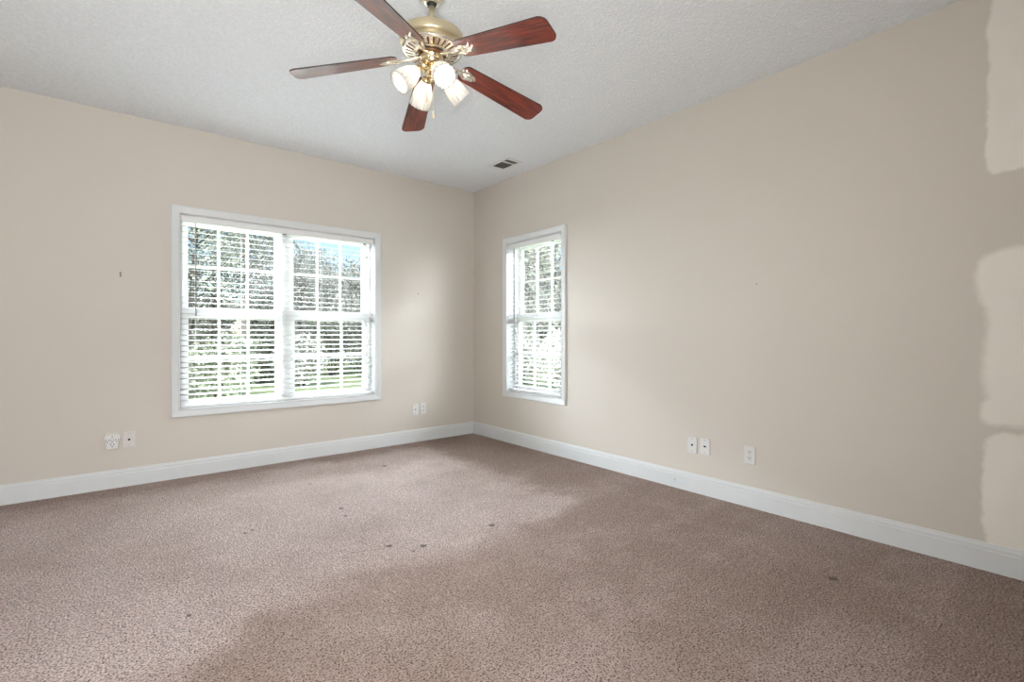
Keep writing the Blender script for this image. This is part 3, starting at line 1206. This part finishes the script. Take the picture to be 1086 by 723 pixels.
LEAF = {'g': M['leaf_green'], 'y': M['leaf_grey'], 'p': M['leaf_pale'], 'd': M['leaf_dark']}
trees = [
    # column, depth, height, crown radius, crown base, leaves, bark, leaf count, leaf size
    (205, 17.0, 8.6, 1.80, 1.4, 'g', 'bark_dark', 2600, 0.09, 'leafy green tree at the far left of the double window view'),
    (258, 22.6, 10.1, 1.71, 2.6, 'y', 'bark', 3000, 0.10, 'pale trunked tree seen in the left half of the double window'),
    (322, 29.2, 7.4, 1.80, 0.8, 'p', 'bark', 4200, 0.10, 'pale twiggy tree just right of the centre mullion'),
    (382, 24.0, 5.4, 1.71, 1.2, 'y', 'bark_dark', 3400, 0.12, 'shorter grey-green tree at the right edge of the double window'),
    (225, 31.4, 12.7, 2.34, 1.0, 'd', 'bark_dark', 2600, 0.13, 'tall dark tree behind the leafy green one'),
    (292, 40.2, 13.5, 2.52, 0.8, 'p', 'bark', 5200, 0.13, 'tall pale twiggy tree just left of the centre mullion'),
    (351, 35.6, 8.1, 2.16, 0.8, 'p', 'bark', 4400, 0.13, 'grey-pale tree in the middle of the right half of the double window'),
    (262, 45.4, 15.1, 2.70, 0.8, 'd', 'bark_dark', 3000, 0.16, 'dark tree farthest back in the left half of the double window'),
    (325, 56.0, 12.0, 2.88, 0.6, 'y', 'bark', 4800, 0.18, 'broad grey tree far behind the centre mullion'),
    (390, 44.6, 8.7, 2.88, 0.6, 'y', 'bark', 4400, 0.18, 'broad grey tree farthest back at the right edge of the double window'),
    (553, 21.0, 6.6, 1.80, 1.0, 'p', 'bark', 4400, 0.10, 'pale twiggy tree at the left of the narrow window'),
    (586, 28.0, 8.0, 2.34, 0.9, 'p', 'bark', 4800, 0.13, 'tall pale tree in the right half of the narrow window'),
    (562, 39.0, 9.0, 2.88, 0.6, 'y', 'bark_dark', 4800, 0.18, 'broad grey tree farthest back in the narrow window'),
    (608, 44.0, 9.2, 1.62, 0.9, 'y', 'bark_dark', 3000, 0.11, 'grey-green tree at the right edge of the narrow window'),
]
for k, (px, dep, hgt, cr, cb, lf, bk_, cnt, sz, lab) in enumerate(trees):
    tree(P(px, dep), hgt, cr, cb, LEAF[lf], M[bk_], cnt, sz, 100 + k, lab)


def shrub(loc, r, h, leaf, count, size, seed, label):
    rng = random.Random(seed)
    root = tag(empty('shrub', (loc[0], loc[1], GZ)), label, 'shrub', 'shrubs along the far edge of the lawn')
    st = MB()
    for k in range(7):
        a = rng.uniform(0, 2 * PI)
        st.tube([(0.1 * math.cos(a), 0.1 * math.sin(a), -0.03), (r * .35 * math.cos(a), r * .35 * math.sin(a), h * .45), (r * .6 * math.cos(a), r * .6 * math.sin(a), h * .8)], [0.03, 0.02, 0.008], 5)
    st.build('stems', M['bark_dark'], root)
    f = MB()
    foliage(f, (0, 0, h * 0.5), (r, r, h * 0.5), count // 2, size, rng, 0.2)
    for k in range(5):
        a = 2 * PI * k / 5 + rng.uniform(-.3, .3)
        foliage(f, (r * .55 * math.cos(a), r * .55 * math.sin(a), h * rng.uniform(.35, .7)), (r * .5, r * .5, h * .33), count // 10, size, rng, 0.1)
    f.build('foliage', leaf, root, fix=False)
    return root


shrubs = [
    (203, 13.4, 0.85, 1.7, 'd', 'dark shrub in front of the leafy green tree, far left of the window view'),
    (236, 12.1, 0.85, 1.7, 'g', 'green shrub in front of the pale trunked tree'),
    (276, 17.0, 0.94, 1.9, 'd', 'dark shrub left of the centre mullion'),
    (318, 15.8, 0.85, 1.8, 'y', 'greyish shrub in front of the pale tree right of the mullion'),
    (353, 20.5, 1.10, 2.4, 'd', 'dark shrub in the middle of the right half of the double window'),
    (395, 19.4, 0.94, 2.2, 'd', 'dark shrub at the right end, beside the open lawn'),
    (552, 16.4, 0.85, 1.9, 'y', 'greyish shrub at the left foot of the narrow window view'),
    (574, 23.5, 1.10, 2.4, 'd', 'dark shrub in the middle of the narrow window view'),
    (597, 15.0, 0.85, 1.9, 'y', 'greyish shrub at the right foot of the narrow window view'),
]
for k, (px, dep, r, h, lf, lab) in enumerate(shrubs):
    shrub(P(px, dep), r, h, LEAF[lf], 2200, 0.075, 300 + k, lab)

side_trees = [
    (60, 24, 8.5, 2.0, 1.0, 'g', 'bark_dark', 'leafy green tree well left of the double window, out of the picture'),
    (125, 32, 10.0, 2.4, 0.8, 'y', 'bark', 'grey-green tree left of the double window, behind the wall in the picture'),
    (440, 30, 7.0, 2.2, 0.8, 'g', 'bark', 'leafy green tree right of the double window, hidden by the wall'),
    (490, 24, 6.5, 2.0, 0.9, 'y', 'bark_dark', 'grey-green tree beyond the room corner, hidden by the wall'),
    (680, 21, 6.5, 1.8, 0.9, 'g', 'bark', 'leafy green tree right of the narrow window, hidden by the wall'),
    (715, 38, 8.0, 2.6, 0.8, 'y', 'bark', 'grey-green tree far right of the narrow window, hidden by the wall'),
]
for k, (px, dep, hgt, cr, cb, lf, bk_, lab) in enumerate(side_trees):
    tree(P(px, dep), hgt, cr, cb, LEAF[lf], M[bk_], 2800, 0.14, 731 + k, lab)

# the edge of the wood, far behind everything
woods = [(170, 'left of the double window view'), (228, 'behind the tall dark tree'), (288, 'behind the centre mullion trees'), (352, 'right of the shed'),
         (415, 'right of the double window view'), (530, 'left of the narrow window view'), (588, 'in the narrow window view')]
for k, (px, where) in enumerate(woods):
    dep = 64 + (k % 2) * 10
    tree(P(px, dep), 8.2, 3.0, 0.3, LEAF['gydy'[k % 4]], M['bark_dark'], 4200, 0.30, 500 + k, 'distant round tree at the edge of the wood, ' + where)

# pale shed glimpsed across the lawn
sx, sy = P(371, 33)
sh = tag(empty('garden_shed', (sx, sy, GZ), math.radians(-20)), 'pale bluish white shed glimpsed across the lawn between the shrubs', 'shed')
m = MB()
m.prism_y([(-1.1, 0), (1.1, 0), (1.1, 1.5), (0, 2.1), (-1.1, 1.5)], -1.0, 1.0)
m.build('shed_walls', M['siding'], sh)
m = MB()
m.prism_y([(-1.25, 1.42), (0, 2.12), (1.25, 1.42), (1.25, 1.50), (0, 2.21), (-1.25, 1.50)], -1.15, 1.15)
m.build('roof', M['shingle'], sh)
m = MB()
m.box(-0.45, 0.45, -1.03, -1.0, 0.05, 1.45)
m.build('door', M['vinyl'], sh, bevel=0.01)
